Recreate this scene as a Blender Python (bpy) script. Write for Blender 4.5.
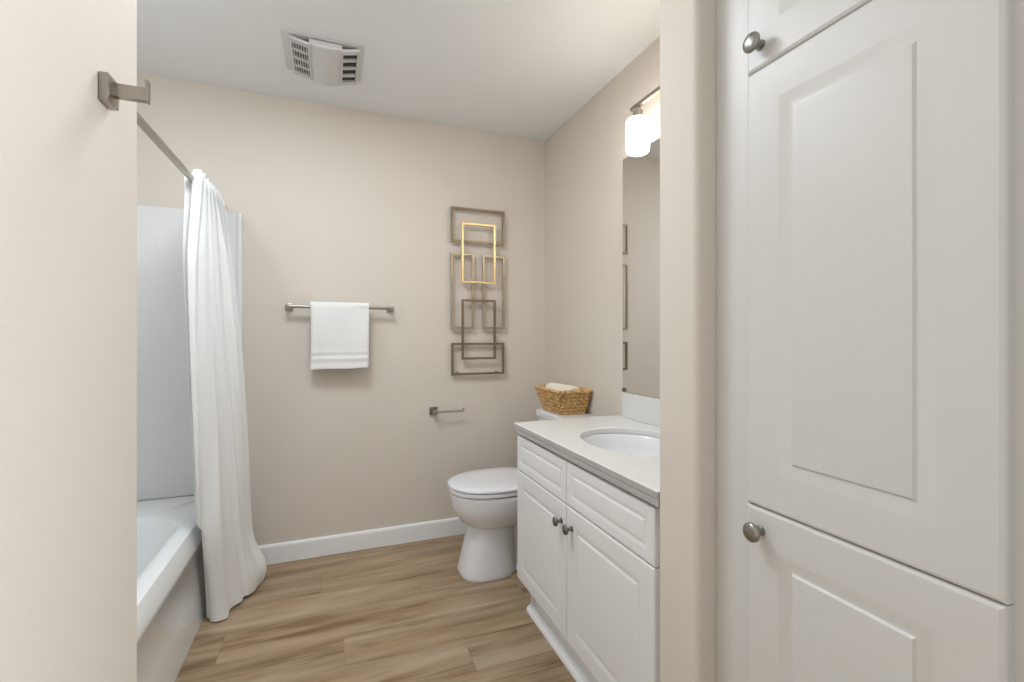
import bpy, bmesh, math, random
from mathutils import Vector, Matrix

for o in list(bpy.data.objects):
    bpy.data.objects.remove(o)
SC = bpy.context.scene
COL = SC.collection
random.seed(7)
PI = math.pi

# ------------------------------------------------------------------ camera
cam_d = bpy.data.cameras.new('camera')
cam = bpy.data.objects.new('camera', cam_d)
COL.objects.link(cam)
cam.location = (0, 0, 1.19)
cam.rotation_euler = (math.radians(90), 0, math.radians(-21.1))
cam_d.sensor_width = 36.0
cam_d.lens = 36.0 * 466.0 / 1024.0
cam_d.shift_y = -6.0 / 1024.0
cam_d.clip_start = 0.02
SC.camera = cam

# ------------------------------------------------------------------ world, exposure
W = bpy.data.worlds.new('World')
SC.world = W
W.use_nodes = True
wb = W.node_tree.nodes['Background']
wb.inputs[0].default_value = (1.0, 0.985, 0.96, 1)
wb.inputs[1].default_value = 1.0
SC.view_settings.view_transform = 'Standard'
SC.view_settings.look = 'None'
SC.view_settings.gamma = 1.0
SC.view_settings.use_curve_mapping = False
SC.view_settings.exposure = 0.24
SHADE_EMIT = 10.4


def area(name, loc, target, sx, sy, power, color):
    d = bpy.data.lights.new(name, 'AREA')
    d.shape = 'RECTANGLE'
    d.size = sx
    d.size_y = sy
    d.energy = power
    d.color = color
    o = bpy.data.objects.new(name, d)
    COL.objects.link(o)
    o.location = loc
    v = Vector(target) - Vector(loc)
    o.rotation_euler = v.to_track_quat('-Z', 'Y').to_euler()
    return o


# LIGHTS_BEGIN
wb.inputs[0].default_value = (.945, 1.0, 1.06, 1)
wb.inputs[1].default_value = 0.32
COOL = (.93, 1.0, 1.08)
# daylight of the adjoining room's window, behind and to the right of the camera
area('bedroom_window_light', (2.2, -.9, 1.6), (-0.3, .7, 1.5), 1.2, 1.3, 51, COOL)
area('bedroom_fill', (.3, -1.9, 1.2), (.2, 1.6, .8), 1.6, 1.8, 3, COOL)  # added fill from behind, lifts the low back wall and apron
# unseen fill lamps added overhead, over the room and over the bathtub
area('ceiling_fill', (-.1, 1.55, 2.42), (-.1, 1.55, 0), .5, .5, 14, COOL)
d = bpy.data.lights.new('tub_fill', 'POINT')
d.energy = 6.5
d.shadow_soft_size = .08
d.color = COOL
o = bpy.data.objects.new('tub_fill', d)
COL.objects.link(o)
o.location = (-.9, 1.5, 2.3)
# LIGHTS_END

# ------------------------------------------------------------------ helpers


def new_bm():
    return bmesh.new()


def add_box(bm, x0, x1, y0, y1, z0, z1, bev=0.0, seg=2):
    r = bmesh.ops.create_cube(bm, size=1.0)
    vs = r['verts']
    for v in vs:
        v.co = Vector((x0 + (v.co.x + .5) * (x1 - x0), y0 + (v.co.y + .5) * (y1 - y0), z0 + (v.co.z + .5) * (z1 - z0)))
    if bev > 0:
        es = list({e for v in vs for e in v.link_edges})
        bmesh.ops.bevel(bm, geom=es, offset=bev, segments=seg, profile=0.5, affect='EDGES')
    return bm


def box(*a, **k):
    return add_box(new_bm(), *a, **k)


def add_loft(bm, rings, cap0=True, cap1=True, closed=True):
    vr = [[bm.verts.new(p) for p in r] for r in rings]
    n = len(vr[0])
    m = n if closed else n - 1
    for i in range(len(vr) - 1):
        for j in range(m):
            k = (j + 1) % n
            bm.faces.new((vr[i][j], vr[i][k], vr[i + 1][k], vr[i + 1][j]))
    if cap0:
        bm.faces.new(list(reversed(vr[0])))
    if cap1:
        bm.faces.new(vr[-1])
    return vr


def loft(rings, **k):
    bm = new_bm()
    add_loft(bm, rings, **k)
    return bm


def add_tube(bm, pts, r, n=12, caps=True):
    pts = [Vector(p) for p in pts]
    rings = []
    up = None
    for i, p in enumerate(pts):
        if i == 0:
            t = pts[1] - p
        elif i == len(pts) - 1:
            t = p - pts[i - 1]
        else:
            t = (pts[i + 1] - p).normalized() + (p - pts[i - 1]).normalized()
        t.normalize()
        if up is None:
            a = Vector((0, 0, 1)) if abs(t.z) < .9 else Vector((1, 0, 0))
            up = (a - t * a.dot(t)).normalized()
        else:
            up = (up - t * up.dot(t)).normalized()
        s = t.cross(up)
        rr = r[i] if isinstance(r, (list, tuple)) else r
        rings.append([p + (up * math.cos(2 * PI * k / n) + s * math.sin(2 * PI * k / n)) * rr for k in range(n)])
    add_loft(bm, rings, cap0=caps, cap1=caps)
    return bm


def tube(*a, **k):
    return add_tube(new_bm(), *a, **k)


def add_lathe(bm, prof, origin, axis=(0, 0, 1), n=32, cap0=True, cap1=True):
    """prof: (radius, height along the axis)"""
    ax = Vector(axis).normalized()
    a = Vector((0, 0, 1)) if abs(ax.z) < .9 else Vector((1, 0, 0))
    u = (a - ax * a.dot(ax)).normalized()
    w = ax.cross(u)
    o = Vector(origin)
    rings = [[o + ax * h + (u * math.cos(2 * PI * k / n) + w * math.sin(2 * PI * k / n)) * max(r, 1e-4) for k in range(n)]
             for r, h in prof]
    add_loft(bm, rings, cap0=cap0, cap1=cap1)
    return bm


def lathe(*a, **k):
    return add_lathe(new_bm(), *a, **k)


def rrect(x0, x1, y0, y1, r, z, n=8):
    """rounded rectangle ring in a horizontal plane, 4*(n+1) points"""
    pts = []
    for cx, cy, a0 in ((x1 - r, y1 - r, 0), (x0 + r, y1 - r, PI / 2), (x0 + r, y0 + r, PI), (x1 - r, y0 + r, 1.5 * PI)):
        for k in range(n + 1):
            a = a0 + PI / 2 * k / n
            pts.append(Vector((cx + r * math.cos(a), cy + r * math.sin(a), z)))
    return pts


def obj(name, bm, mat, parent=None, smooth=None, label=None):
    bmesh.ops.remove_doubles(bm, verts=bm.verts, dist=1e-6)
    bmesh.ops.recalc_face_normals(bm, faces=bm.faces)
    me = bpy.data.meshes.new(name)
    bm.to_mesh(me)
    bm.free()
    if smooth is not None:
        for p in me.polygons:
            p.use_smooth = True
        me.set_sharp_from_angle(angle=math.radians(smooth))
    me.materials.append(mat)
    o = bpy.data.objects.new(name, me)
    COL.objects.link(o)
    if parent is not None:
        o.parent = parent
        o.matrix_parent_inverse = world_of(parent).inverted()
    if label:
        o['label'] = label
    return o


def world_of(o):
    m = Matrix.Translation(o.location) if o.type == 'EMPTY' else Matrix.Identity(4)
    return m


def thing(name, label, cat, loc, group=None):
    o = bpy.data.objects.new(name, None)
    COL.objects.link(o)
    o.empty_display_size = 0.05
    o.location = loc
    o['label'] = label
    o['category'] = cat
    if group:
        o['group'] = group
    return o


def tag(o, label, cat, group=None):
    o['label'] = label
    o['category'] = cat
    if group:
        o['group'] = group
    return o


def struct(name, bm, mat, label=None, smooth=None):
    o = obj(name, bm, mat, smooth=smooth)
    o['kind'] = 'structure'
    if label:
        o['label'] = label
    return o


# ------------------------------------------------------------------ materials
def srgb(r, g, b):
    f = lambda c: (c / 255 / 12.92) if c / 255 <= .04045 else ((c / 255 + .055) / 1.055) ** 2.4
    return (f(r), f(g), f(b), 1)


def mat(name, col, rough=.5, metal=0.0, spec=.5, bump=0.0, bscale=200.0, var=0.0, vscale=6.0, coat=0.0, sheen=0.0):
    m = bpy.data.materials.new(name)
    m.use_nodes = True
    nt = m.node_tree
    b = nt.nodes['Principled BSDF']
    b.inputs['Base Color'].default_value = col
    b.inputs['Roughness'].default_value = rough
    b.inputs['Metallic'].default_value = metal
    b.inputs['Specular IOR Level'].default_value = spec
    b.inputs['Coat Weight'].default_value = coat
    b.inputs['Sheen Weight'].default_value = sheen
    tc = nt.nodes.new('ShaderNodeTexCoord')
    if var > 0:
        n = nt.nodes.new('ShaderNodeTexNoise')
        n.inputs['Scale'].default_value = vscale
        n.inputs['Detail'].default_value = 3
        nt.links.new(tc.outputs['Object'], n.inputs['Vector'])
        mx = nt.nodes.new('ShaderNodeMix')
        mx.data_type = 'RGBA'
        mx.inputs['A'].default_value = tuple(c * (1 - var) for c in col[:3]) + (1,)
        mx.inputs['B'].default_value = tuple(min(1, c * (1 + var)) for c in col[:3]) + (1,)
        nt.links.new(n.outputs['Fac'], mx.inputs['Factor'])
        nt.links.new(mx.outputs['Result'], b.inputs['Base Color'])
    if bump > 0:
        n2 = nt.nodes.new('ShaderNodeTexNoise')
        n2.inputs['Scale'].default_value = bscale
        n2.inputs['Detail'].default_value = 2
        nt.links.new(tc.outputs['Object'], n2.inputs['Vector'])
        bp = nt.nodes.new('ShaderNodeBump')
        bp.inputs['Strength'].default_value = bump
        bp.inputs['Distance'].default_value = .002
        nt.links.new(n2.outputs['Fac'], bp.inputs['Height'])
        nt.links.new(bp.outputs['Normal'], b.inputs['Normal'])
    return m


M_WALL = mat('wall_paint', (0.69, 0.628, 0.555, 1), .75, bump=.12, bscale=160, var=.012, vscale=3)
M_CEIL = mat('ceiling_paint', (0.85, 0.86, 0.865, 1), .85, bump=.15, bscale=120)
M_TRIM = mat('trim_paint', (0.88, 0.89, 0.89, 1), .4, var=.01)
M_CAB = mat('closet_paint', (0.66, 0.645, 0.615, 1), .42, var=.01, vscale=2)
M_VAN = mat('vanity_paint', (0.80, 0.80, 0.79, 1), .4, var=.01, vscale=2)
M_QUARTZ = mat('quartz', (0.74, 0.735, 0.71, 1), .22, var=.02, vscale=60)
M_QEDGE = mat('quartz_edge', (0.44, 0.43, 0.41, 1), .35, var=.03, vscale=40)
M_PORC = mat('porcelain', (0.80, 0.80, 0.82, 1), .12, coat=.4)
M_TUB = mat('tub_enamel', (0.85, 0.87, 0.865, 1), .2, coat=.3)
M_NICKEL = mat('brushed_nickel', (0.40, 0.365, 0.32, 1), .30, metal=1.0, bump=.05, bscale=400)
M_DNICKEL = mat('dark_nickel', (0.215, 0.205, 0.19, 1), .30, metal=1.0, var=.15, vscale=120)
M_KNOB = mat('satin_knob', (0.33, 0.32, 0.295, 1), .3, metal=1.0, var=.12, vscale=120)
M_CHROME = mat('chrome', (0.75, 0.74, 0.72, 1), .12, metal=1.0)
M_BRONZE = mat('aged_bronze', (0.25, 0.195, 0.135, 1), .42, metal=.7, var=.2, vscale=30)
M_GOLD = mat('warm_gold', (0.72, 0.54, 0.29, 1), .35, metal=.75, var=.12, vscale=30)
M_CHAMP = mat('champagne_metal', (0.40, 0.335, 0.245, 1), .38, metal=.7, var=.15, vscale=30)
M_CLOTH = mat('curtain_cloth', (0.82, 0.82, 0.805, 1), .85, bump=.1, bscale=500, sheen=.2)
M_TERRY = mat('white_terry', (0.84, 0.84, 0.82, 1), .95, bump=.9, bscale=420, sheen=.3)
M_CREAM = mat('cream_terry', (0.84, 0.79, 0.68, 1), .95, bump=.9, bscale=420, sheen=.3)
M_DARK = mat('vent_slot_shade', (0.045, 0.045, 0.043, 1), .8)
M_VENT = mat('vent_plastic', (0.66, 0.655, 0.645, 1), .45)
M_MIRROR = mat('mirror_glass', (0.82, 0.82, 0.81, 1), .01, metal=1.0)
M_MEDGE = mat('mirror_edge', (0.12, 0.13, 0.12, 1), .3)
M_GAPSHADE = mat('gap_shade_grey', (0.10, 0.10, 0.10, 1), .6)

# shower surround: moulded square tile lines, faint
M_SURR = mat('surround_panel', (0.74, 0.745, 0.735, 1), .25, coat=.2)


def surround_nodes():
    nt = M_SURR.node_tree
    b = nt.nodes['Principled BSDF']
    tc = nt.nodes.new('ShaderNodeTexCoord')
    mp = nt.nodes.new('ShaderNodeMapping')
    mp.inputs['Rotation'].default_value = (PI / 2, 0, 0)
    br = nt.nodes.new('ShaderNodeTexBrick')
    br.offset = .5
    br.inputs['Scale'].default_value = 1.0
    br.inputs['Brick Width'].default_value = .2
    br.inputs['Row Height'].default_value = .1
    br.inputs['Mortar Size'].default_value = .0022
    br.inputs['Mortar Smooth'].default_value = .6
    nt.links.new(tc.outputs['Object'], mp.inputs['Vector'])
    nt.links.new(mp.outputs['Vector'], br.inputs['Vector'])
    bp = nt.nodes.new('ShaderNodeBump')
    bp.invert = True
    bp.inputs['Strength'].default_value = .35
    bp.inputs['Distance'].default_value = .002
    nt.links.new(br.outputs['Fac'], bp.inputs['Height'])
    nt.links.new(bp.outputs['Normal'], b.inputs['Normal'])


surround_nodes()


def shade_mat():
    m = bpy.data.materials.new('opal_glass_lit')
    m.use_nodes = True
    b = m.node_tree.nodes['Principled BSDF']
    b.inputs['Base Color'].default_value = (.9, .88, .84, 1)
    b.inputs['Roughness'].default_value = .2
    b.inputs['Emission Color'].default_value = (1.0, .93, .84, 1)
    b.inputs['Emission Strength'].default_value = SHADE_EMIT
    return m


M_SHADE = shade_mat()


def floor_mat():
    m = bpy.data.materials.new('oak_planks')
    m.use_nodes = True
    nt = m.node_tree
    L = nt.links.new
    b = nt.nodes['Principled BSDF']

    def N(t, **k):
        n = nt.nodes.new(t)
        for a, v in k.items():
            setattr(n, a, v)
        return n

    def MA(op, a, bb=None, c=None):
        n = N('ShaderNodeMath', operation=op)
        for i, v in enumerate((a, bb, c)):
            if v is None:
                continue
            if isinstance(v, (int, float)):
                n.inputs[i].default_value = v
            else:
                L(v, n.inputs[i])
        return n.outputs[0]
    tc = N('ShaderNodeTexCoord')
    sp = N('ShaderNodeSeparateXYZ')
    L(tc.outputs['Object'], sp.inputs[0])
    X, Y = sp.outputs[0], sp.outputs[1]
    RW, PL = .185, 1.22
    yr = MA('DIVIDE', MA('SUBTRACT', Y, 1.955), RW)
    row = MA('FLOOR', yr)
    fy = MA('FRACT', yr)
    # stagger: row -1 has a joint at x = .042
    xo = MA('DIVIDE', MA('ADD', MA('SUBTRACT', X, .042), MA('MULTIPLY', MA('ADD', row, 1.0), .437)), PL)
    cidx = MA('FLOOR', xo)
    fx = MA('FRACT', xo)
    cid = N('ShaderNodeCombineXYZ')
    L(row, cid.inputs[0])
    L(cidx, cid.inputs[1])
    wn = N('ShaderNodeTexWhiteNoise', noise_dimensions='2D')
    L(cid.outputs[0], wn.inputs['Vector'])
    rnd = wn.outputs['Value']
    # stretched grain
    gv = N('ShaderNodeCombineXYZ')
    L(MA('ADD', MA('MULTIPLY', X, 1.3), MA('MULTIPLY', rnd, 37.0)), gv.inputs[0])
    L(MA('MULTIPLY', Y, 15.0), gv.inputs[1])
    L(MA('MULTIPLY', rnd, 11.0), gv.inputs[2])
    g1 = N('ShaderNodeTexNoise')
    g1.inputs['Scale'].default_value = 1.0
    g1.inputs['Detail'].default_value = 5
    g1.inputs['Roughness'].default_value = .55
    g1.inputs['Distortion'].default_value = .6
    L(gv.outputs[0], g1.inputs['Vector'])
    fv = N('ShaderNodeCombineXYZ')
    L(MA('ADD', MA('MULTIPLY', X, 5.0), MA('MULTIPLY', rnd, 91.0)), fv.inputs[0])
    L(MA('MULTIPLY', Y, 130.0), fv.inputs[1])
    g2 = N('ShaderNodeTexNoise')
    g2.inputs['Scale'].default_value = 1.0
    g2.inputs['Detail'].default_value = 3
    L(fv.outputs[0], g2.inputs['Vector'])
    # broad cloudy tone along the plank
    wv = N('ShaderNodeCombineXYZ')
    L(MA('ADD', MA('MULTIPLY', X, 1.1), MA('MULTIPLY', rnd, 53.0)), wv.inputs[0])
    L(MA('MULTIPLY', Y, 5.5), wv.inputs[1])
    L(MA('MULTIPLY', rnd, 7.0), wv.inputs[2])
    g0 = N('ShaderNodeTexNoise')
    g0.inputs['Scale'].default_value = 1.0
    g0.inputs['Detail'].default_value = 3
    g0.inputs['Distortion'].default_value = .9
    L(wv.outputs[0], g0.inputs['Vector'])
    cr = N('ShaderNodeValToRGB')
    e = cr.color_ramp.elements
    e[0].position, e[0].color = .36, (.150, .088, .042, 1)
    e[1].position, e[1].color = .62, (.455, .335, .210, 1)
    for ps, c in ((.43, (.235, .148, .078, 1)), (.485, (.325, .221, .127, 1)), (.55, (.385, .279, .172, 1))):
        q = e.new(ps)
        q.color = c
    L(MA('ADD', MA('MULTIPLY', g0.outputs['Fac'], .36), MA('ADD', MA('MULTIPLY', g1.outputs['Fac'], .46), MA('MULTIPLY', g2.outputs['Fac'], .18))), cr.inputs[0])
    hsv = N('ShaderNodeHueSaturation')
    L(cr.outputs['Color'], hsv.inputs['Color'])
    L(MA('ADD', MA('MULTIPLY', rnd, .16), .92), hsv.inputs['Value'])
    L(MA('ADD', MA('MULTIPLY', g0.outputs['Color'], -.5), 1.22), hsv.inputs['Saturation'])
    # knots: sparse dark spots stretched along the plank
    kv = N('ShaderNodeCombineXYZ')
    L(MA('MULTIPLY', X, 2.6), kv.inputs[0])
    L(MA('MULTIPLY', Y, 8.0), kv.inputs[1])
    vo = N('ShaderNodeTexVoronoi')
    vo.inputs['Scale'].default_value = 1.0
    L(kv.outputs[0], vo.inputs['Vector'])
    kn = N('ShaderNodeMapRange')
    kn.inputs['From Min'].default_value = .03
    kn.inputs['From Max'].default_value = .17
    kn.inputs['To Min'].default_value = .55
    kn.inputs['To Max'].default_value = 0.0
    L(vo.outputs['Distance'], kn.inputs['Value'])
    mxk = N('ShaderNodeMix', data_type='RGBA')
    mxk.inputs['B'].default_value = (.13, .075, .035, 1)
    L(MA('MULTIPLY', kn.outputs[0], MA('GREATER_THAN', g1.outputs['Fac'], .44)), mxk.inputs['Factor'])
    L(hsv.outputs['Color'], mxk.inputs['A'])
    # seams
    ey = MA('MULTIPLY', MA('MINIMUM', fy, MA('SUBTRACT', 1.0, fy)), RW)
    ex = MA('MULTIPLY', MA('MINIMUM', fx, MA('SUBTRACT', 1.0, fx)), PL)
    seam = MA('LESS_THAN', MA('MINIMUM', ey, ex), .0009)
    mx = N('ShaderNodeMix', data_type='RGBA')
    mx.inputs['B'].default_value = (.16, .105, .06, 1)
    L(MA('MULTIPLY', seam, .38), mx.inputs['Factor'])
    L(mxk.outputs['Result'], mx.inputs['A'])
    L(mx.outputs['Result'], b.inputs['Base Color'])
    b.inputs['Roughness'].default_value = .48
    b.inputs['Specular IOR Level'].default_value = .35
    bp = N('ShaderNodeBump')
    bp.inputs['Strength'].default_value = .15
    bp.inputs['Distance'].default_value = .001
    L(g2.outputs['Fac'], bp.inputs['Height'])
    L(bp.outputs['Normal'], b.inputs['Normal'])
    return m


M_FLOOR = floor_mat()


def straw_mat():
    m = bpy.data.materials.new('woven_straw')
    m.use_nodes = True
    nt = m.node_tree
    b = nt.nodes['Principled BSDF']
    tc = nt.nodes.new('ShaderNodeTexCoord')
    n = nt.nodes.new('ShaderNodeTexNoise')
    n.inputs['Scale'].default_value = 70
    n.inputs['Detail'].default_value = 3
    nt.links.new(tc.outputs['Object'], n.inputs['Vector'])
    cr = nt.nodes.new('ShaderNodeValToRGB')
    e = cr.color_ramp.elements
    e[0].position, e[0].color = .33, (.33, .165, .055, 1)
    e[1].position, e[1].color = .68, (.86, .62, .30, 1)
    e2 = cr.color_ramp.elements.new(.5)
    e2.color = (.66, .40, .15, 1)
    nt.links.new(n.outputs['Fac'], cr.inputs[0])
    nt.links.new(cr.outputs['Color'], b.inputs['Base Color'])
    b.inputs['Roughness'].default_value = .55
    return m


M_STRAW = straw_mat()
M_SHADOWSTRAW = mat('straw_gap_shade', (.20, .11, .045, 1), .9)  # darker straw colour for the shade between strands

# ------------------------------------------------------------------ room shell
XR, YB, ZC = 1.277, 2.72, 2.44
XL = -1.264            # wall behind the bathtub
XE = -0.300            # entry wall on the left
struct('floor', box(-1.40, 1.42, -1.6, 2.86, -.06, 0), M_FLOOR, 'warm oak plank floor')
struct('ceiling', box(-1.40, 1.42, -1.6, 2.86, ZC, ZC + .06), M_CEIL, 'pale grey painted ceiling')
struct('wall_back', box(XL - .12, XR + .12, YB, YB + .12, 0, ZC), M_WALL, 'beige back wall')
struct('wall_right', box(XR, XR + .12, .80, YB, 0, ZC), M_WALL, 'beige wall behind the vanity')
struct('wall_left', box(XL - .12, XL, .823, YB, 0, ZC), M_WALL, 'wall along the bathtub')


def wing_bm():
    """stub wall between vanity and linen cabinet with rounded corners on its free end"""
    x0, x1, y0, y1, r = .742, XR, .803, .929, .016
    pts = []
    for k in range(9):
        a = PI + PI / 2 * k / 8
        pts.append((x0 + r + r * math.cos(a), y0 + r + r * math.sin(a)))
    pts += [(x1, y0), (x1, y1)]
    r2 = .005
    for k in range(5):
        a = PI / 2 + PI / 2 * k / 4
        pts.append((x0 + r2 + r2 * math.cos(a), y1 - r2 + r2 * math.sin(a)))
    return loft([[Vector((x, y, 0)) for x, y in pts], [Vector((x, y, ZC)) for x, y in pts]])


struct('wall_front_right', wing_bm(), M_WALL, 'stub wall at the end of the vanity', smooth=40)


def entry_bm():
    xa, yb, r = XE, .943, .006
    pts = [(XL - .12, .823), (XE - .12, .823), (XE - .12, -1.6), (XE, -1.6)]
    for k in range(5):
        a = PI / 2 * k / 4
        pts.append((xa - r + r * math.cos(a), yb - r + r * math.sin(a)))
    pts.append((XL - .12, yb))
    return loft([[Vector((x, y, 0)) for x, y in pts], [Vector((x, y, ZC)) for x, y in pts]])


struct('wall_front_left', entry_bm(), M_WALL, 'beige wall end on the left of the entry', smooth=40)


def baseboard_bm(x0, x1):
    prof = [(YB, 0), (YB - .014, 0), (YB - .014, .088), (YB - .011, .096), (YB - .006, .100), (YB, .100)]
    return loft([[Vector((x0, y, z)) for y, z in prof], [Vector((x1, y, z)) for y, z in prof]])


struct('baseboard_back', baseboard_bm(-.50, XR), M_TRIM, 'white baseboard along the back wall')
bm = new_bm()
prof = [(XR, 0), (XR - .014, 0), (XR - .014, .088), (XR - .011, .096), (XR - .006, .100), (XR, .100)]
add_loft(bm, [[Vector((x, 1.89, z)) for x, z in prof], [Vector((x, YB - .014, z)) for x, z in prof]])
struct('baseboard_right', bm, M_TRIM, 'white baseboard beside the toilet')

# ------------------------------------------------------------------ linen cabinet (built-in, right foreground)


def door_bm(y0, y1, z0, z1, xf, thick, prof):
    """raised-panel front facing -X; prof = (inset, recess) from the edge inwards"""
    rings = []
    rings.append([Vector((xf + thick, y0, z0)), Vector((xf + thick, y1, z0)), Vector((xf + thick, y1, z1)), Vector((xf + thick, y0, z1))])
    for i, d in prof:
        rings.append([Vector((xf + d, y0 + i, z0 + i)), Vector((xf + d, y1 - i, z0 + i)), Vector((xf + d, y1 - i, z1 - i)), Vector((xf + d, y0 + i, z1 - i))])
    return loft(rings)


def knob_bm(x, y, z, r):
    prof = [(.010, 0), (.010, .002), (.0065, .004), (.0055, .012), (.0075, .016), (r * .92, .0205), (r, .023), (r, .0255), (r * .9, .0285), (r * .5, .031), (.0005, .0318)]
    return lathe(prof, (x, y, z), (-1, 0, 0), n=28)


XF = .796
XD = .777
t = thing('linen_cabinet', 'tall built-in white linen cabinet with raised panel doors filling the right foreground', 'cabinet', (XF, .5, 0))
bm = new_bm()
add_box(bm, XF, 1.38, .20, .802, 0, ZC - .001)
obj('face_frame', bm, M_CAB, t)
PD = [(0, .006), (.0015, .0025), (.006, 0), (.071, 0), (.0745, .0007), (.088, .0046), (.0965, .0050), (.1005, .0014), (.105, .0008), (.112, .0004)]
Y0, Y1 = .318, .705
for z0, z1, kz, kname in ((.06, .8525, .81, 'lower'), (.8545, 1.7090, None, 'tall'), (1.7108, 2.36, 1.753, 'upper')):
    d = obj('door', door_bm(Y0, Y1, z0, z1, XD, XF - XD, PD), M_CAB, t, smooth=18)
    if kz:
        obj('knob', knob_bm(XD, .671, kz, .0185), M_KNOB, d, smooth=50, label='brushed nickel round knob')

# ------------------------------------------------------------------ vanity
XV = .748
v = thing('vanity_cabinet', 'white bathroom vanity cabinet with two panelled doors under the countertop', 'cabinet', (1.0, 1.41, 0))
VY0, VY1 = .931, 1.870
bm = new_bm()
add_box(bm, .767, .787, VY0, VY1, .138, .7685)                    # face frame
add_box(bm, .787, XR - .002, VY0, VY0 + .016, .138, .7685)         # sides
add_box(bm, .787, XR - .002, VY1 - .016, VY1, .138, .7685)
add_box(bm, XR - .014, XR - .002, VY0 + .016, VY1 - .016, .138, .7685)
add_box(bm, .787, XR - .014, VY0 + .016, VY1 - .016, .1385, .154)
obj('body', bm, M_VAN, v)
VP = [(0, .005), (.001, .002), (.005, 0), (.055, 0), (.058, .0007), (.068, .0036), (.073, .0040), (.078, .0014), (.083, .0008), (.09, .0005)]
DP = [(0, .005), (.001, .002), (.005, 0), (.028, 0), (.031, .0007), (.038, .0034), (.042, .0038), (.047, .0014), (.052, .0008), (.056, .0005)]
SPL = 1.424
for y0, y1 in ((.955, SPL - .0015), (SPL + .0015, 1.878)):
    obj('drawer_front', door_bm(y0, y1, .6105, .757, XV, .019, DP), M_VAN, v, smooth=18)
for y0, y1, ky in ((.955, SPL - .0015, 1.383), (SPL + .0015, 1.878, 1.458)):
    d = obj('door', door_bm(y0, y1, .141, .6065, XV, .019, VP), M_VAN, v, smooth=18)
    obj('knob', knob_bm(XV, ky, .541, .0165), M_DNICKEL, d, smooth=50, label='brushed nickel round knob')
bm = new_bm()
add_box(bm, .812, .828, VY0, 1.842, 0, .1385)
add_box(bm, .798, XR - .02, 1.828, 1.846, 0, .1385)
add_box(bm, .83, XR - .02, VY0, 1.83, .0, .1385)
obj('toe_kick', bm, M_VAN, v)
prof = [(.811, 0), (.781, 0), (.780, .006), (.784, .018), (.793, .026), (.811, .028)]
obj('shoe_molding', loft([[Vector((x, VY0, z)) for x, z in prof], [Vector((x, 1.852, z)) for x, z in prof]]), M_TRIM, v, smooth=50)

# countertop with oval cut-out
CX0, CX1, CY0, CY1, CZ = .738, XR - .001, .930, 1.886, .81
SX, SY, SA, SB = 1.025, 1.41, .185, .235      # sink centre, half sizes
angs = sorted(set([2 * PI * k / 96 for k in range(96)] +
                  [math.atan2(y - SY, x - SX) % (2 * PI) for x in (CX0, CX1) for y in (CY0, CY1)]))


def rect_pt(a, ins=0.0):
    c, s = math.cos(a), math.sin(a)
    ts = []
    if c > 1e-9: ts.append((CX1 - SX) / c)
    if c < -1e-9: ts.append((CX0 + ins - SX) / c)
    if s > 1e-9: ts.append((CY1 - ins - SY) / s)
    if s < -1e-9: ts.append((CY0 - SY) / s)
    q = min(ts)
    return SX + c * q, SY + s * q


def rect_ring(ins, z):
    return [Vector((*rect_pt(a, ins), z)) for a in angs]


def ell_ring(k, z, da=0.0):
    return [Vector((SX + (SA + da) * k * math.cos(a), SY + (SB + da) * k * math.sin(a), z)) for a in angs]


bm = new_bm()
rings = [ell_ring(1, CZ - .022), ell_ring(1, CZ - .003), ell_ring(1, CZ, .003), rect_ring(.003, CZ), rect_ring(0, CZ - .003),
         rect_ring(0, CZ - .019), rect_ring(.004, CZ - .022), ell_ring(1, CZ - .022)]
add_loft(bm, rings, cap0=False, cap1=False)
ct = obj('countertop', bm, M_QUARTZ, smooth=30)
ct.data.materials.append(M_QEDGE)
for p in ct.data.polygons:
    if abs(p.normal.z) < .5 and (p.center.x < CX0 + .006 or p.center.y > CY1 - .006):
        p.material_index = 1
tag(ct, 'white quartz countertop with an oval sink cut-out on the vanity', 'countertop')
bm = new_bm()
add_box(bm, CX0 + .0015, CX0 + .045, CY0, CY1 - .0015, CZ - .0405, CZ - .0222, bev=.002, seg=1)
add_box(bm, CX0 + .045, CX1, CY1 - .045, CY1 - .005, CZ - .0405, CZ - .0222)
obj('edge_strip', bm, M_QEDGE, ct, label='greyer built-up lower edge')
obj('backsplash', box(XR - .021, XR - .001, CY0, 1.836, CZ, .923, bev=.002), M_QUARTZ, ct)

# undermount sink
sk = thing('sink', 'white oval undermount sink sunk into the countertop', 'sink', (SX, SY, CZ - .16))
bm = new_bm()
prof = [(1.0, -.0225, .02), (1.0, -.0225, .004), (.985, -.03, 0), (.95, -.07, 0), (.86, -.115, 0), (.70, -.145, 0), (.45, -.158, 0), (.14, -.163, 0)]
inner = [ell_ring(k, CZ + z, da) for k, z, da in prof]
outer = [ell_ring(k, CZ + z - .008, da + .008) for k, z, da in reversed(prof)]
add_loft(bm, inner + outer, cap0=False, cap1=False)
vv = list(bm.verts)
obj('basin', bm, M_PORC, sk, smooth=60)
obj('drain', lathe([(.0005, -.004), (.030, -.004), (.030, .003), (.024, .004), (.022, .001), (.006, .001), (.005, .004), (.0005, .005)], (SX, SY, CZ - .166), n=28), M_CHROME, sk, smooth=40, label='chrome drain')

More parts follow.
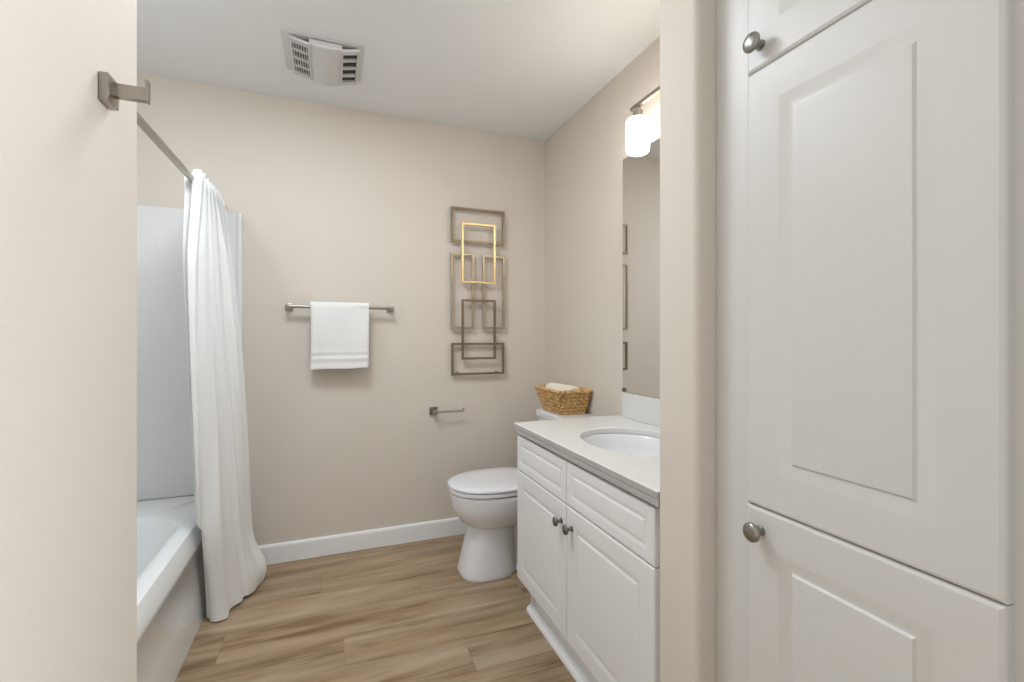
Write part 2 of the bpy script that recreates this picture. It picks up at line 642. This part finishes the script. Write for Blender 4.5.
fc = thing('faucet', 'chrome sink faucet standing between the sink and the backsplash', 'faucet', (1.232, SY, CZ))
obj('base', box(1.212, 1.252, SY - .075, SY + .075, CZ + .0003, CZ + .012, bev=.004), M_CHROME, fc, smooth=40)
sp = [(1.232, SY, CZ + .010), (1.232, SY, CZ + .055), (1.226, SY, CZ + .075), (1.208, SY, CZ + .088), (1.185, SY, CZ + .086), (1.158, SY, CZ + .072), (1.146, SY, CZ + .058)]
obj('spout', tube(sp, [.014, .013, .012, .012, .011, .010, .010], n=14), M_CHROME, fc, smooth=60)
for s in (-1, 1):
    bm = lathe([(.015, 0), (.014, .018), (.010, .024), (.009, .034), (.0005, .036)], (1.232, SY + s * .055, CZ + .011), n=20)
    add_tube(bm, [(1.232, SY + s * .055, CZ + .040), (1.222, SY + s * .085, CZ + .046)], .005, n=8)
    obj('handle', bm, M_CHROME, fc, smooth=50)

# ------------------------------------------------------------------ mirror
mr = thing('mirror', 'tall frameless mirror on the right wall above the backsplash', 'mirror', (XR, 1.4, .92))
obj('backing', box(XR - .006, XR - .0005, .932, 1.850, .922, 2.011), M_MEDGE, mr, label='dark mirror edge')
obj('glass', box(XR - .0075, XR - .006, .932, 1.8485, .9225, 2.0105), M_MIRROR, mr)
obj('bottom_channel', box(XR - .012, XR - .0005, .932, 1.850, .9232, .9285, bev=.001, seg=1), M_CHROME, mr, label='thin metal channel along the lower edge')
obj('clip', box(XR - .013, XR - .0005, 1.826, 1.848, .9285, .944, bev=.002), M_DNICKEL, mr, smooth=40)
for y in (1.50, 1.15):
    obj('clip', box(XR - .012, XR - .001, y - .011, y + .011, 1.997, 2.020, bev=.002), M_CHROME, mr, smooth=40)

# ------------------------------------------------------------------ vanity light (three opal shades hanging below a bar)
vl = thing('vanity_light', 'three-shade nickel vanity light with lit opal glass above the mirror', 'wall light', (XR, 1.41, 2.10))
LX = 1.175
obj('backplate', box(XR - .020, XR - .0005, 1.285, 1.475, 2.075, 2.185, bev=.004), M_NICKEL, vl, smooth=40)
bm = new_bm()
add_box(bm, LX - .010, LX + .010, 1.115, 1.645, 2.127, 2.143, bev=.002, seg=1)
obj('bar', bm, M_NICKEL, vl)
for y in (1.315, 1.445):
    obj('arm', box(LX + .004, XR - .018, y - .007, y + .007, 2.128, 2.142, bev=.001, seg=1), M_NICKEL, vl)
for y in (1.605, 1.38, 1.155):
    s = obj('lamp_shade', lathe([(.006, .1440), (.028, .1435), (.042, .139), (.0470, .130), (.0472, .02), (.045, .008), (.039, .002), (.031, 0), (.0005, 0)], (LX, y, 1.938), n=36), M_SHADE, vl, smooth=50, label='glowing white glass shade')
    obj('socket_cap', lathe([(.016, 0), (.021, .004), (.021, .030), (.012, .042), (.008, .049), (.0005, .049)], (LX, y, 2.080), n=24), M_NICKEL, vl, smooth=45)

# ------------------------------------------------------------------ bathtub
def tub_bm():
    x0, x1, y0, y1 = XL + .002, -.504, .955, YB - .014
    ZT = .40
    R = [rrect(x0, x1, y0, y1, .012, .001),
         rrect(x0, x1 - .008, y0, y1, .012, .15),
         rrect(x0, x1 - .016, y0, y1, .012, .305),
         rrect(x0, x1 - .008, y0, y1, .012, .318),
         rrect(x0, x1 - .009, y0, y1, .012, .335),
         rrect(x0, x1 - .020, y0, y1, .012, .372),
         rrect(x0, x1 - .030, y0, y1, .012, .395),
         rrect(x0 + .002, x1 - .040, y0 + .002, y1 - .002, .014, ZT),
         rrect(x0 + .04, x1 - .080, y0 + .10, 2.475, .20, ZT),
         rrect(x0 + .045, x1 - .090, y0 + .11, 2.462, .20, ZT - .006),
         rrect(x0 + .055, x1 - .100, y0 + .12, 2.450, .19, ZT - .03),
         rrect(x0 + .085, x1 - .120, y0 + .16, 2.432, .17, .20),
         rrect(x0 + .12, x1 - .145, y0 + .20, 2.405, .14, .115),
         rrect(x0 + .17, x1 - .190, y0 + .26, 2.34, .10, .09)]
    return loft(R, cap0=True, cap1=True)


tag(obj('bathtub', tub_bm(), M_TUB, smooth=35), 'white alcove bathtub with smooth apron along the left wall', 'bathtub')

# surround panels above the tub
sr = thing('shower_surround', 'white shower wall panel on the back wall behind the curtain', 'wall panel', (-.8, YB, .40))
bm = new_bm()
prof = [(XL + .014, YB - .001), (XL + .014, YB - .012), (-.462, YB - .012), (-.452, YB - .014), (-.446, YB - .020), (-.434, YB - .020), (-.427, YB - .014), (-.426, YB - .001)]
add_loft(bm, [[Vector((x, y, .401)) for x, y in prof], [Vector((x, y, 1.800)) for x, y in prof], [Vector((x, min(YB - .001, y + .004), 1.808)) for x, y in prof]])
obj('panel', bm, M_SURR, sr, smooth=30)
obj('edge_trim', box(-.500, -.427, YB - .013, YB - .001, .101, .401, bev=.002), M_SURR, sr)
tag(obj('shower_surround', box(XL + .001, XL + .012, .945, YB - .014, .401, 1.808, bev=.002), M_SURR), 'white shower wall panel along the far side of the bathtub', 'wall panel')

# ------------------------------------------------------------------ curtain rod
RX, RZ = -.536, 1.829
cr = thing('curtain_rod', 'brushed nickel shower curtain rod spanning above the bathtub', 'curtain rod', (RX, 1.83, RZ))
obj('rod', tube([(RX, .945, RZ), (RX, YB - .002, RZ)], .0128, n=20), M_NICKEL, cr, smooth=60)
for y, s in ((YB - .0005, -1), (.9435, 1)):
    obj('flange', lathe([(.036, 0), (.036, .004), (.030, .009), (.019, .013), (.0175, .030), (.0129, .031)], (RX, y, RZ), (0, s, 0), n=28, cap1=False), M_NICKEL, cr, smooth=50)

# ------------------------------------------------------------------ shower curtain


def catmull(P, u):
    n = len(P) - 1
    f = max(0, min(n - 1e-6, u * n))
    i = int(f)
    q = f - i
    p0, p1, p2, p3 = P[max(0, i - 1)], P[i], P[i + 1], P[min(n, i + 2)]
    return tuple(.5 * (2 * b + (c - a) * q + (2 * a - 5 * b + 4 * c - d) * q * q + (3 * b - a - 3 * c + d) * q ** 3)
                 for a, b, c, d in zip(p0, p1, p2, p3))


BOT = [(-.482, 2.300), (-.482, 2.262), (-.430, 2.240), (-.395, 2.330), (-.372, 2.375), (-.362, 2.425), (-.352, 2.530), (-.368, 2.630), (-.400, 2.672)]


def curtain_bm():
    NS, NZ = 220, 70
    rows = []
    for j in range(NZ + 1):
        q = j / NZ                              # 0 top .. 1 bottom
        row = []
        for i in range(NS + 1):
            s = i / NS
            w = q ** (.60 + 1.1 * (1 - s) ** 2)
            tx = RX + .006
            ty = 2.232 + .423 * s
            bx, by = catmull(BOT, s)
            x = tx * (1 - w) + bx * w
            y = ty * (1 - w) + by * w
            fade = min(1, 9 * s) * min(1, 9 * (1 - s))
            # tight pleats at the rod relaxing to a few broad folds
            a1 = (.030 * (1 - q) ** 1.6 + .004) * (.35 + .65 * min(1, 7 * (1 - s)))
            ph = 2 * PI * 8.0 * (s + .012 * math.sin(9 * s))
            x += a1 * math.sin(ph)
            y += .35 * a1 * math.sin(2 * ph + .6)
            a2 = .017 * math.sin(PI * min(1, q * 1.05)) * fade
            x += a2 * math.sin(2 * PI * 3.3 * s + .9 + .5 * q)
            x += .006 * q * fade * math.sin(2 * PI * 6.1 * s + 2.2 + 1.5 * q)
            # belly towards the room in the upper half on the open side
            hb = min(1, q / .22) * min(1, (1 - q) / .24)
            y -= .092 * (1 - s) ** 2 * hb * hb * (3 - 2 * hb)
            top = 1.856 + .010 * math.sin(ph + .8) + .005 * math.sin(2.7 * ph)
            bot = .006 + .010 * (1 + math.sin(2 * PI * 2.2 * s + 1.0)) * (.3 + .7 * s)
            z = top + (bot - top) * q
            # puddled lower corner kicks out
            k = math.exp(-((q - .965) / .055) ** 2) * math.exp(-((s - .74) / .17) ** 2)
            x += .050 * k
            y -= .012 * k
            if z < .43:
                x = max(x, -.487)
            row.append(Vector((x, min(y, 2.692), z)))
        rows.append(row)
    bm = new_bm()
    T = .0022
    vr = [[bm.verts.new(p) for p in r] for r in rows]
    for a in range(NZ):
        for b in range(NS):
            bm.faces.new((vr[a][b], vr[a][b + 1], vr[a + 1][b + 1], vr[a + 1][b]))
    bm.normal_update()
    # back layer a cloth's thickness behind the front one, closed along the edges
    bk_ = [[bm.verts.new(vt.co - vt.normal * T) for vt in r] for r in vr]
    for a in range(NZ):
        for b in range(NS):
            bm.faces.new((bk_[a][b], bk_[a + 1][b], bk_[a + 1][b + 1], bk_[a][b + 1]))
    for b in range(NS):
        bm.faces.new((vr[0][b], bk_[0][b], bk_[0][b + 1], vr[0][b + 1]))
        bm.faces.new((vr[NZ][b], vr[NZ][b + 1], bk_[NZ][b + 1], bk_[NZ][b]))
    for a in range(NZ):
        bm.faces.new((vr[a][0], vr[a + 1][0], bk_[a + 1][0], bk_[a][0]))
        bm.faces.new((vr[a][NS], bk_[a][NS], bk_[a + 1][NS], vr[a + 1][NS]))
    return bm


tag(obj('shower_curtain', curtain_bm(), M_CLOTH, smooth=70), 'white fabric shower curtain bunched beside the bathtub, its hem puddled on the floor', 'curtain')

# ------------------------------------------------------------------ towel bar and hand towel
BY, BZ = 2.655, 1.338
tb = thing('towel_bar', 'brushed nickel towel bar on the back wall', 'towel bar', (.047, YB, BZ))
obj('bar', tube([(-.222, BY, BZ), (.316, BY, BZ)], .0085, n=18), M_NICKEL, tb, smooth=60)
for x in (-.212, .306):
    p = obj('post', box(x - .0085, x + .0085, BY - .012, YB - .008, BZ - .011, BZ + .011, bev=.003), M_NICKEL, tb, smooth=40)
    obj('wall_plate', box(x - .019, x + .019, YB - .010, YB - .0005, BZ - .019, BZ + .019, bev=.003), M_NICKEL, p, smooth=40)


def towel_bm():
    x0, x1 = -.105, .186
    NX = 44
    # closed profile: outer path down the front, inner path back up and over the bar
    ro, ri = .0245, .0095
    out = []
    zf, zb = 1.012, 1.030
    nz = 40
    for k in range(nz + 1):
        z = zf + (BZ - zf) * k / nz
        out.append((BY - ro, z, 'f'))
    for k in range(1, 12):
        a = PI - PI * k / 12
        out.append((BY + ro * math.cos(a), BZ + (ro + .003) * math.sin(a), 't'))
    for k in range(nz + 1):
        z = BZ + (zb - BZ) * k / nz
        out.append((BY + ro, z, 'b'))
    inn = []
    for k in range(nz + 1):
        z = zb + (BZ - zb) * k / nz
        inn.append((BY + ri, z, 'i'))
    for k in range(1, 12):
        a = PI * k / 12
        inn.append((BY + ri * math.cos(a), BZ + ri * math.sin(a), 'i'))
    for k in range(nz + 1):
        z = BZ + (zf - BZ) * k / nz
        inn.append((BY - ri, z, 'i'))
    rings = []
    for i in range(NX + 1):
        u = i / NX
        x = x0 + (x1 - x0) * u
        e = min(u, 1 - u) / .03
        rnd = math.sqrt(max(0, 1 - (1 - min(1, e)) ** 2))
        ring = []
        for y, z, tg in out + inn:
            yy, zz = y, z
            d = (BZ - z) / .33
            if tg == 'f':
                bulge = .004 * math.sin(PI * min(1, d * 1.0)) + .003 * math.sin(5 * u + 4 * d) + .0025 * math.sin(11 * u - 3 * d + 1)
                band = .0035 * math.exp(-((z - 1.098) / .006) ** 2) - .0035 * math.exp(-((z - 1.081) / .006) ** 2) + .0045 * math.exp(-((z - 1.066) / .010) ** 2)
                hem = .0035 * math.exp(-((z - 1.020) / .010) ** 2)
                yy = y - bulge - band - hem
                zz += .006 * (u - .5) * d + .0015 * math.sin(7 * u) * d
            elif tg == 'b':
                zz -= .014 * max(0, u - .5) * d
            mid = BY - .017 if yy < BY else BY + .017
            if tg != 't':
                yy = mid + (yy - mid) * (.45 + .55 * rnd)
            xx = x + .004 * math.sin(3.0 * d + .4) * (1 - u) * d
            ring.append(Vector((xx, yy, zz)))
        rings.append(ring)
    bm = new_bm()
    vr = [[bm.verts.new(p) for p in r] for r in rings]
    n = len(vr[0])
    for i in range(NX):
        for j in range(n):
            k = (j + 1) % n
            bm.faces.new((vr[i][j], vr[i][k], vr[i + 1][k], vr[i + 1][j]))
    no = len(out)
    # end caps as a strip joining outer and inner paths
    for R in (vr[0], vr[-1]):
        for a in range(no - 1):
            b0, b1 = n - 1 - a, n - 2 - a
            if b1 >= no:
                bm.faces.new((R[a], R[a + 1], R[b1], R[b0]))
    return bm


tag(obj('hand_towel', towel_bm(), M_TERRY, smooth=60), 'white terry hand towel folded over the towel bar on the back wall', 'towel')

# ------------------------------------------------------------------ wall art: six overlapping rectangular frames
AY = YB - .036
AK = (YB - .036) / YB
wa = thing('wall_art', 'metal wall sculpture of six overlapping bronze and gold rectangles on the back wall', 'wall art', (.83, YB, 1.45))


def frame_bm(x0, x1, z0, z1, yf, yb, w):
    rings = []
    for ins, y in ((0, yb), (0, yf + .001), (.001, yf), (w - .001, yf), (w, yf + .001), (w, yb), (0, yb)):
        rings.append([Vector((x0 + ins, y, z0 + ins)), Vector((x1 - ins, y, z0 + ins)), Vector((x1 - ins, y, z1 - ins)), Vector((x0 + ins, y, z1 - ins))])
    return loft(rings, cap0=False, cap1=False)


L1 = (AY, AY + .014)
L2 = (AY - .0135, AY + .0005)
for x0, x1, z0, z1, ly, m, lb in (
        (.660, 1.000, 1.748, 1.958, L1, M_BRONZE, 'aged bronze top rectangle'),
        (.722, .937, 1.502, 1.866, L2, M_GOLD, 'bright gold rectangle'),
        (.660, .805, 1.226, 1.683, L1, M_CHAMP, 'pale champagne rectangle'),
        (.858, 1.003, 1.226, 1.681, L1, M_CHAMP, 'pale champagne rectangle'),
        (.724, .940, 1.042, 1.405, L2, M_BRONZE, 'brown bronze rectangle'),
        (.664, 1.000, .948, 1.143, L1, M_BRONZE, 'aged bronze bottom rectangle')):
    obj('rectangle', frame_bm(x0 * AK, x1 * AK, 1.19 + (z0 - 1.19) * AK, 1.19 + (z1 - 1.19) * AK, ly[0], ly[1], .0132), m, wa, label=lb)
for x, z in ((.70, 1.941), (.94, 1.941), (.70, .967), (.94, .967)):
    obj('standoff', tube([(x, YB - .0005, z), (x, AY + .013, z)], .004, n=10), M_BRONZE, wa, smooth=60)

# ------------------------------------------------------------------ toilet paper holder (empty)
tp = thing('toilet_paper_holder', 'empty nickel toilet paper holder with square plate and single arm on the back wall', 'toilet paper holder', (.55, YB, .745))
pl = obj('wall_plate', box(.531, .577, YB - .010, YB - .0005, .722, .768, bev=.003), M_DNICKEL, tp, smooth=40)
obj('post', box(.543, .565, 2.655, YB - .009, .734, .756, bev=.002), M_NICKEL, tp, smooth=40)
bm = tube([(.560, 2.666, .744), (.722, 2.666, .744)], .006, n=14)
add_tube(bm, [(.716, 2.666, .743), (.722, 2.666, .750), (.723, 2.666, .762)], .0055, n=12)
obj('arm', bm, M_NICKEL, tp, smooth=60)

# ------------------------------------------------------------------ robe hook on the left entry wall
rh = thing('robe_hook', 'square brushed nickel robe hook on the near left wall', 'hook', (XE, .818, 1.534))
obj('wall_plate', box(XE + .0005, XE + .012, .800, .836, 1.514, 1.553, bev=.002), M_NICKEL, rh, smooth=40)
obj('arm', box(XE + .011, XE + .051, .812, .824, 1.526, 1.545, bev=.0012), M_NICKEL, rh, smooth=40)
obj('end_plate', box(XE + .0495, XE + .053, .8115, .8245, 1.525, 1.557, bev=.0012), M_NICKEL, rh, smooth=40)

# ------------------------------------------------------------------ exhaust fan grille on the ceiling
cv = thing('ceiling_vent', 'grey white exhaust fan cover with two slotted sides on the ceiling', 'vent', (-.03, 2.26, ZC))
obj('flange', box(-.198, .130, 2.110, 2.412, ZC - .007, ZC - .0003, bev=.003), M_VENT, cv, smooth=40)


def vent_center_bm():
    NX, NY = 16, 16
    rings = []
    for i in range(NX + 1):
        u = i / NX
        x = -.090 + .130 * u
        ring = []
        for j in range(NY + 1):
            q = j / NY
            y = 2.118 + .302 * q
            b = .034 + .016 * math.sin(PI * u) ** .8 * (.4 + .6 * math.sin(PI * q * .8))
            ring.append(Vector((x, y, ZC - b)))
        ring.append(Vector((x, 2.418, ZC - .012)))
        ring.append(Vector((x, 2.120, ZC - .012)))
        rings.append(ring)
    return loft(rings)


obj('center_panel', vent_center_bm(), M_VENT, cv, smooth=50)


def grille(xa, za, xb, zb, ribs):
    """slotted side: from (xa,za) at the centre panel to (xb,zb) at the rim"""
    y0, y1 = 2.122, 2.404
    bm = new_bm()
    q = [Vector((xa, y0 + .01, za + .005)), Vector((xb, y0 + .01, zb + .005)), Vector((xb, y1, zb + .005)), Vector((xa, y1, za + .005))]
    add_loft(bm, [q, [p + Vector((0, 0, .004)) for p in q]])
    slot = obj('slots', bm, M_DARK, cv, label='dark backing painting the shade in the slots')  # near-black sheet behind the bars, slot shade put into its colour
    bm = new_bm()

    def bar(xs, ys, xe, ye, wdt):
        f = lambda x: za + (zb - za) * (x - xa) / (xb - xa)
        a = Vector((xs, ys, f(xs)))
        b = Vector((xe, ye, f(xe)))
        d = (b - a).normalized()
        n = Vector((-(zb - za), 0, (xb - xa))).normalized()
        s = d.cross(n) * wdt / 2
        h = n * .005
        rr = [[p + s - h, p - s - h, p - s + h, p + s + h] for p in (a, b)]
        add_loft(bm, rr)
    for y in (y0 + .012, y0 + .076, y0 + .140, y0 + .204, y1 - .010):
        w = .013 if y not in (y0 + .012, y1 - .010) else .028
        bar(xa, y, xb, y, w)
    for x in (xa, xb):
        bar(x, y0, x, y1, .008)
    for k in range(ribs):
        x = xa + (xb - xa) * (k + 1) / (ribs + 1)
        bar(x, y0, x, y1, .0028)
    obj('grille', bm, M_VENT, cv)


grille(-.092, ZC - .034, -.162, ZC - .019, 6)
grille(.040, ZC - .034, .107, ZC - .019, 0)

# ------------------------------------------------------------------ toilet
TY = 2.26


def egg(xf, xb, hw, z, n=56, pf=2.25, pb=2.6):
    """egg ring: rounder elongated front (low x), squarer back"""
    xm = xf + (xb - xf) * .52
    pts = []
    for k in range(n):
        a = 2 * PI * k / n
        c, s = math.cos(a), math.sin(a)
        p = pb if c > 0 else pf
        lx = (xb - xm) if c > 0 else (xm - xf)
        pts.append(Vector((xm + lx * math.copysign(abs(c) ** (2 / p), c), TY + hw * math.copysign(abs(s) ** (2 / p), s), z)))
    return pts


to = thing('toilet', 'white two-piece toilet with closed lid between the vanity and the back wall', 'toilet', (.85, TY, 0))
bm = new_bm()
R = [egg(.590, .875, .126, .001, pf=2.7), egg(.586, .878, .129, .010, pf=2.7), egg(.590, .876, .127, .025, pf=2.7), egg(.606, .872, .121, .09, pf=2.6),
     egg(.624, .868, .115, .16, pf=2.5), egg(.641, .864, .109, .235), egg(.643, .868, .109, .243), egg(.622, .90, .126, .252), egg(.592, .95, .149, .275),
     egg(.568, 1.00, .168, .31), egg(.553, 1.03, .179, .35), egg(.547, 1.04, .183, .39), egg(.545, 1.04, .184, .406), egg(.549, 1.036, .180, .413),
     egg(.61, .98, .13, .413)]
add_loft(bm, R)
# trapway body behind the pedestal and the shelf that carries the tank
add_loft(bm, [rrect(.85, 1.20, TY - .065, TY + .065, .03, .001), rrect(.85, 1.20, TY - .065, TY + .065, .03, .24),
              rrect(.86, 1.22, TY - .11, TY + .11, .04, .33), rrect(.90, 1.24, TY - .14, TY + .14, .05, .395), rrect(.90, 1.24, TY - .14, TY + .14, .05, .402)])
add_box(bm, .86, 1.12, TY - .095, TY + .095, .001, .03, bev=.01)
obj('bowl', bm, M_PORC, to, smooth=45)
bm = new_bm()
seat_r = [egg(.542, 1.005, .183, .4185), egg(.538, 1.008, .187, .421), egg(.538, 1.008, .187, .434), egg(.542, 1.005, .183, .4365)]
add_loft(bm, seat_r)
obj('seat', bm, M_PORC, to, smooth=40)
bm = new_bm()
add_loft(bm, [egg(.541, 1.008, .184, .4400), egg(.537, 1.012, .188, .4425), egg(.537, 1.012, .188, .450), egg(.542, 1.008, .183, .4555), egg(.56, .99, .16, .4605), egg(.64, .93, .10, .4635), egg(.72, .87, .04, .4645)])
obj('lid', bm, M_PORC, to, smooth=40)
bm = new_bm()
add_loft(bm, [egg(.553, 1.02, .176, .4132), egg(.553, 1.02, .176, .4186)])
add_loft(bm, [egg(.549, 1.00, .177, .4364), egg(.549, 1.00, .177, .4402)])
obj('bumper_gap_shade', bm, M_GAPSHADE, to, label='dark spacers painting the shade in the seat gaps')  # near-black spacers carry the seat on the bowl and paint the gap shade
for s in (-1, 1):
    obj('hinge', box(1.012, 1.05, TY + s * .075 - .02, TY + s * .075 + .02, .412, .452, bev=.006), M_PORC, to, smooth=40)
bm = new_bm()
ty0, ty1 = TY - .205, TY + .165
add_loft(bm, [rrect(1.100, 1.262, ty0 + .03, ty1 - .03, .03, .402), rrect(1.095, 1.264, ty0 + .02, ty1 - .02, .035, .43), rrect(1.085, 1.266, ty0, ty1, .035, .735)])
obj('tank', bm, M_PORC, to, smooth=40)
bm = new_bm()
add_loft(bm, [rrect(1.076, 1.268, ty0 - .008, ty1 + .008, .035, .735), rrect(1.073, 1.270, ty0 - .011, ty1 + .011, .037, .741),
              rrect(1.073, 1.270, ty0 - .011, ty1 + .011, .037, .766), rrect(1.079, 1.266, ty0 - .005, ty1 + .005, .034, .773), rrect(1.10, 1.25, ty0 + .02, ty1 - .02, .03, .775)])
obj('tank_lid', bm, M_PORC, to, smooth=40)
bm = tube([(1.083, ty0 + .05, .69), (1.073, ty0 + .05, .69)], .011, n=16)
add_tube(bm, [(1.070, ty0 + .05, .69), (1.069, ty0 + .085, .688), (1.070, ty0 + .12, .684)], [.006, .006, .007], n=10)
obj('flush_lever', bm, M_CHROME, to, smooth=60)

# ------------------------------------------------------------------ basket and rolled cloth on the tank
bk = thing('woven_basket', 'rectangular woven straw basket standing on the toilet tank', 'basket', (1.17, 2.275, .775))
BX0, BX1, BY0, BY1, BZ0, BZ1 = 1.068, 1.2745, 2.118, 2.432, .7765, .903


def bk_ring(q, z, off=0.0, n=7):
    ti = .040 * (1 - q)
    return rrect(BX0 + ti + off, BX1 - ti * .55 - off, BY0 + ti * .8 + off, BY1 - ti * .8 - off, .022, z, n)


def along(ring, m):
    P = ring + [ring[0]]
    d = [0]
    for a, b in zip(P, P[1:]):
        d.append(d[-1] + (b - a).length)
    out = []
    i = 0
    for k in range(m):
        s = d[-1] * k / m
        while d[i + 1] < s:
            i += 1
        f = (s - d[i]) / max(1e-9, d[i + 1] - d[i])
        out.append(P[i].lerp(P[i + 1], f))
    return out, d[-1]


bm = new_bm()
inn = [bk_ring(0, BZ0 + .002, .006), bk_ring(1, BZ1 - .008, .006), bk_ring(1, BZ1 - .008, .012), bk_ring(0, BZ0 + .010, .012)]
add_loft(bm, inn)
obj('gap_liner', bm, M_SHADOWSTRAW, bk)  # dark sheet behind the weave, shade of the gaps in its colour
NR = 7
bm = new_bm()
for r in range(NR):
    z = BZ0 + .008 + (BZ1 - BZ0 - .016) * r / (NR - 1)
    q = (z - BZ0) / (BZ1 - BZ0)
    base, ln = along(bk_ring(q, z, .006), 320)
    nb = len(base)
    tw = round(ln / .030)
    rim = r == NR - 1
    for sgn in (0, PI):
        pts = []
        for k in range(nb):
            p = base[k]
            tgt = (base[(k + 1) % nb] - base[k - 1]).normalized()
            nrm = Vector((tgt.y, -tgt.x, 0))
            a = 2 * PI * tw * k / nb + sgn + r * 1.1
            amp = .0052
            pts.append((p + nrm * (amp * math.cos(a)) + Vector((0, 0, amp * 1.15 * math.sin(a))), nrm))
        rings = []
        rad = .0064 if rim else .0053
        for k in range(nb):
            p = pts[k][0]
            tgt = (pts[(k + 1) % nb][0] - pts[k - 1][0]).normalized()
            upv = Vector((0, 0, 1))
            upv = (upv - tgt * upv.dot(tgt)).normalized()
            s = tgt.cross(upv)
            rings.append([p + (upv * math.cos(2 * PI * h / 7) + s * math.sin(2 * PI * h / 7)) * rad for h in range(7)])
        rings.append(rings[0])
        add_loft(bm, rings, cap0=False, cap1=False)
obj('woven_wall', bm, M_STRAW, bk, smooth=80)


def roll_bm(p0, p1, r, seed):
    """rolled cloth: a soft cylinder with a spiral end and a loose outer flap"""
    rg = random.Random(seed)
    a, b = Vector(p0), Vector(p1)
    d = (b - a).normalized()
    side = d.cross(Vector((0, 0, 1))).normalized()
    bm = new_bm()
    rings = []
    n = 40
    m = 14
    for i in range(m + 1):
        u = i / m
        c = a.lerp(b, u)
        e = min(u, 1 - u)
        rr = r * (1 - .30 * max(0, 1 - e / .05) ** 2)
        ring = []
        for k in range(n):
            th = 2 * PI * k / n
            q = 1 + .05 * math.sin(3 * th + seed + u * 2) + .06 * (k / n)
            ring.append(c + side * (rr * q * math.cos(th)) + Vector((0, 0, .85 * rr * q * math.sin(th))))
        rings.append(ring)
    # recessed spiral-looking ends
    for endi, sg in ((0, 1), (m, -1)):
        pass
    e0 = [[c0.lerp(sum(rings[0], Vector()) / n, f) + d * dd for c0 in rings[0]] for f, dd in ((.75, .006), (.55, -.002), (.40, .006), (.2, 0))]
    e1 = [[c0.lerp(sum(rings[-1], Vector()) / n, f) - d * dd for c0 in rings[-1]] for f, dd in ((.2, 0), (.40, .006), (.55, -.002), (.75, .006))]
    e1 = list(e1)
    add_loft(bm, [e0[0], e0[1], e0[2], e0[3]] + rings + e1)
    return bm


tag(obj('rolled_cloth', roll_bm((1.198, 2.175, .876), (1.145, 2.385, .876), .052, 1), M_CREAM, smooth=60),
    'cream rolled washcloth lying in the woven basket', 'washcloth')
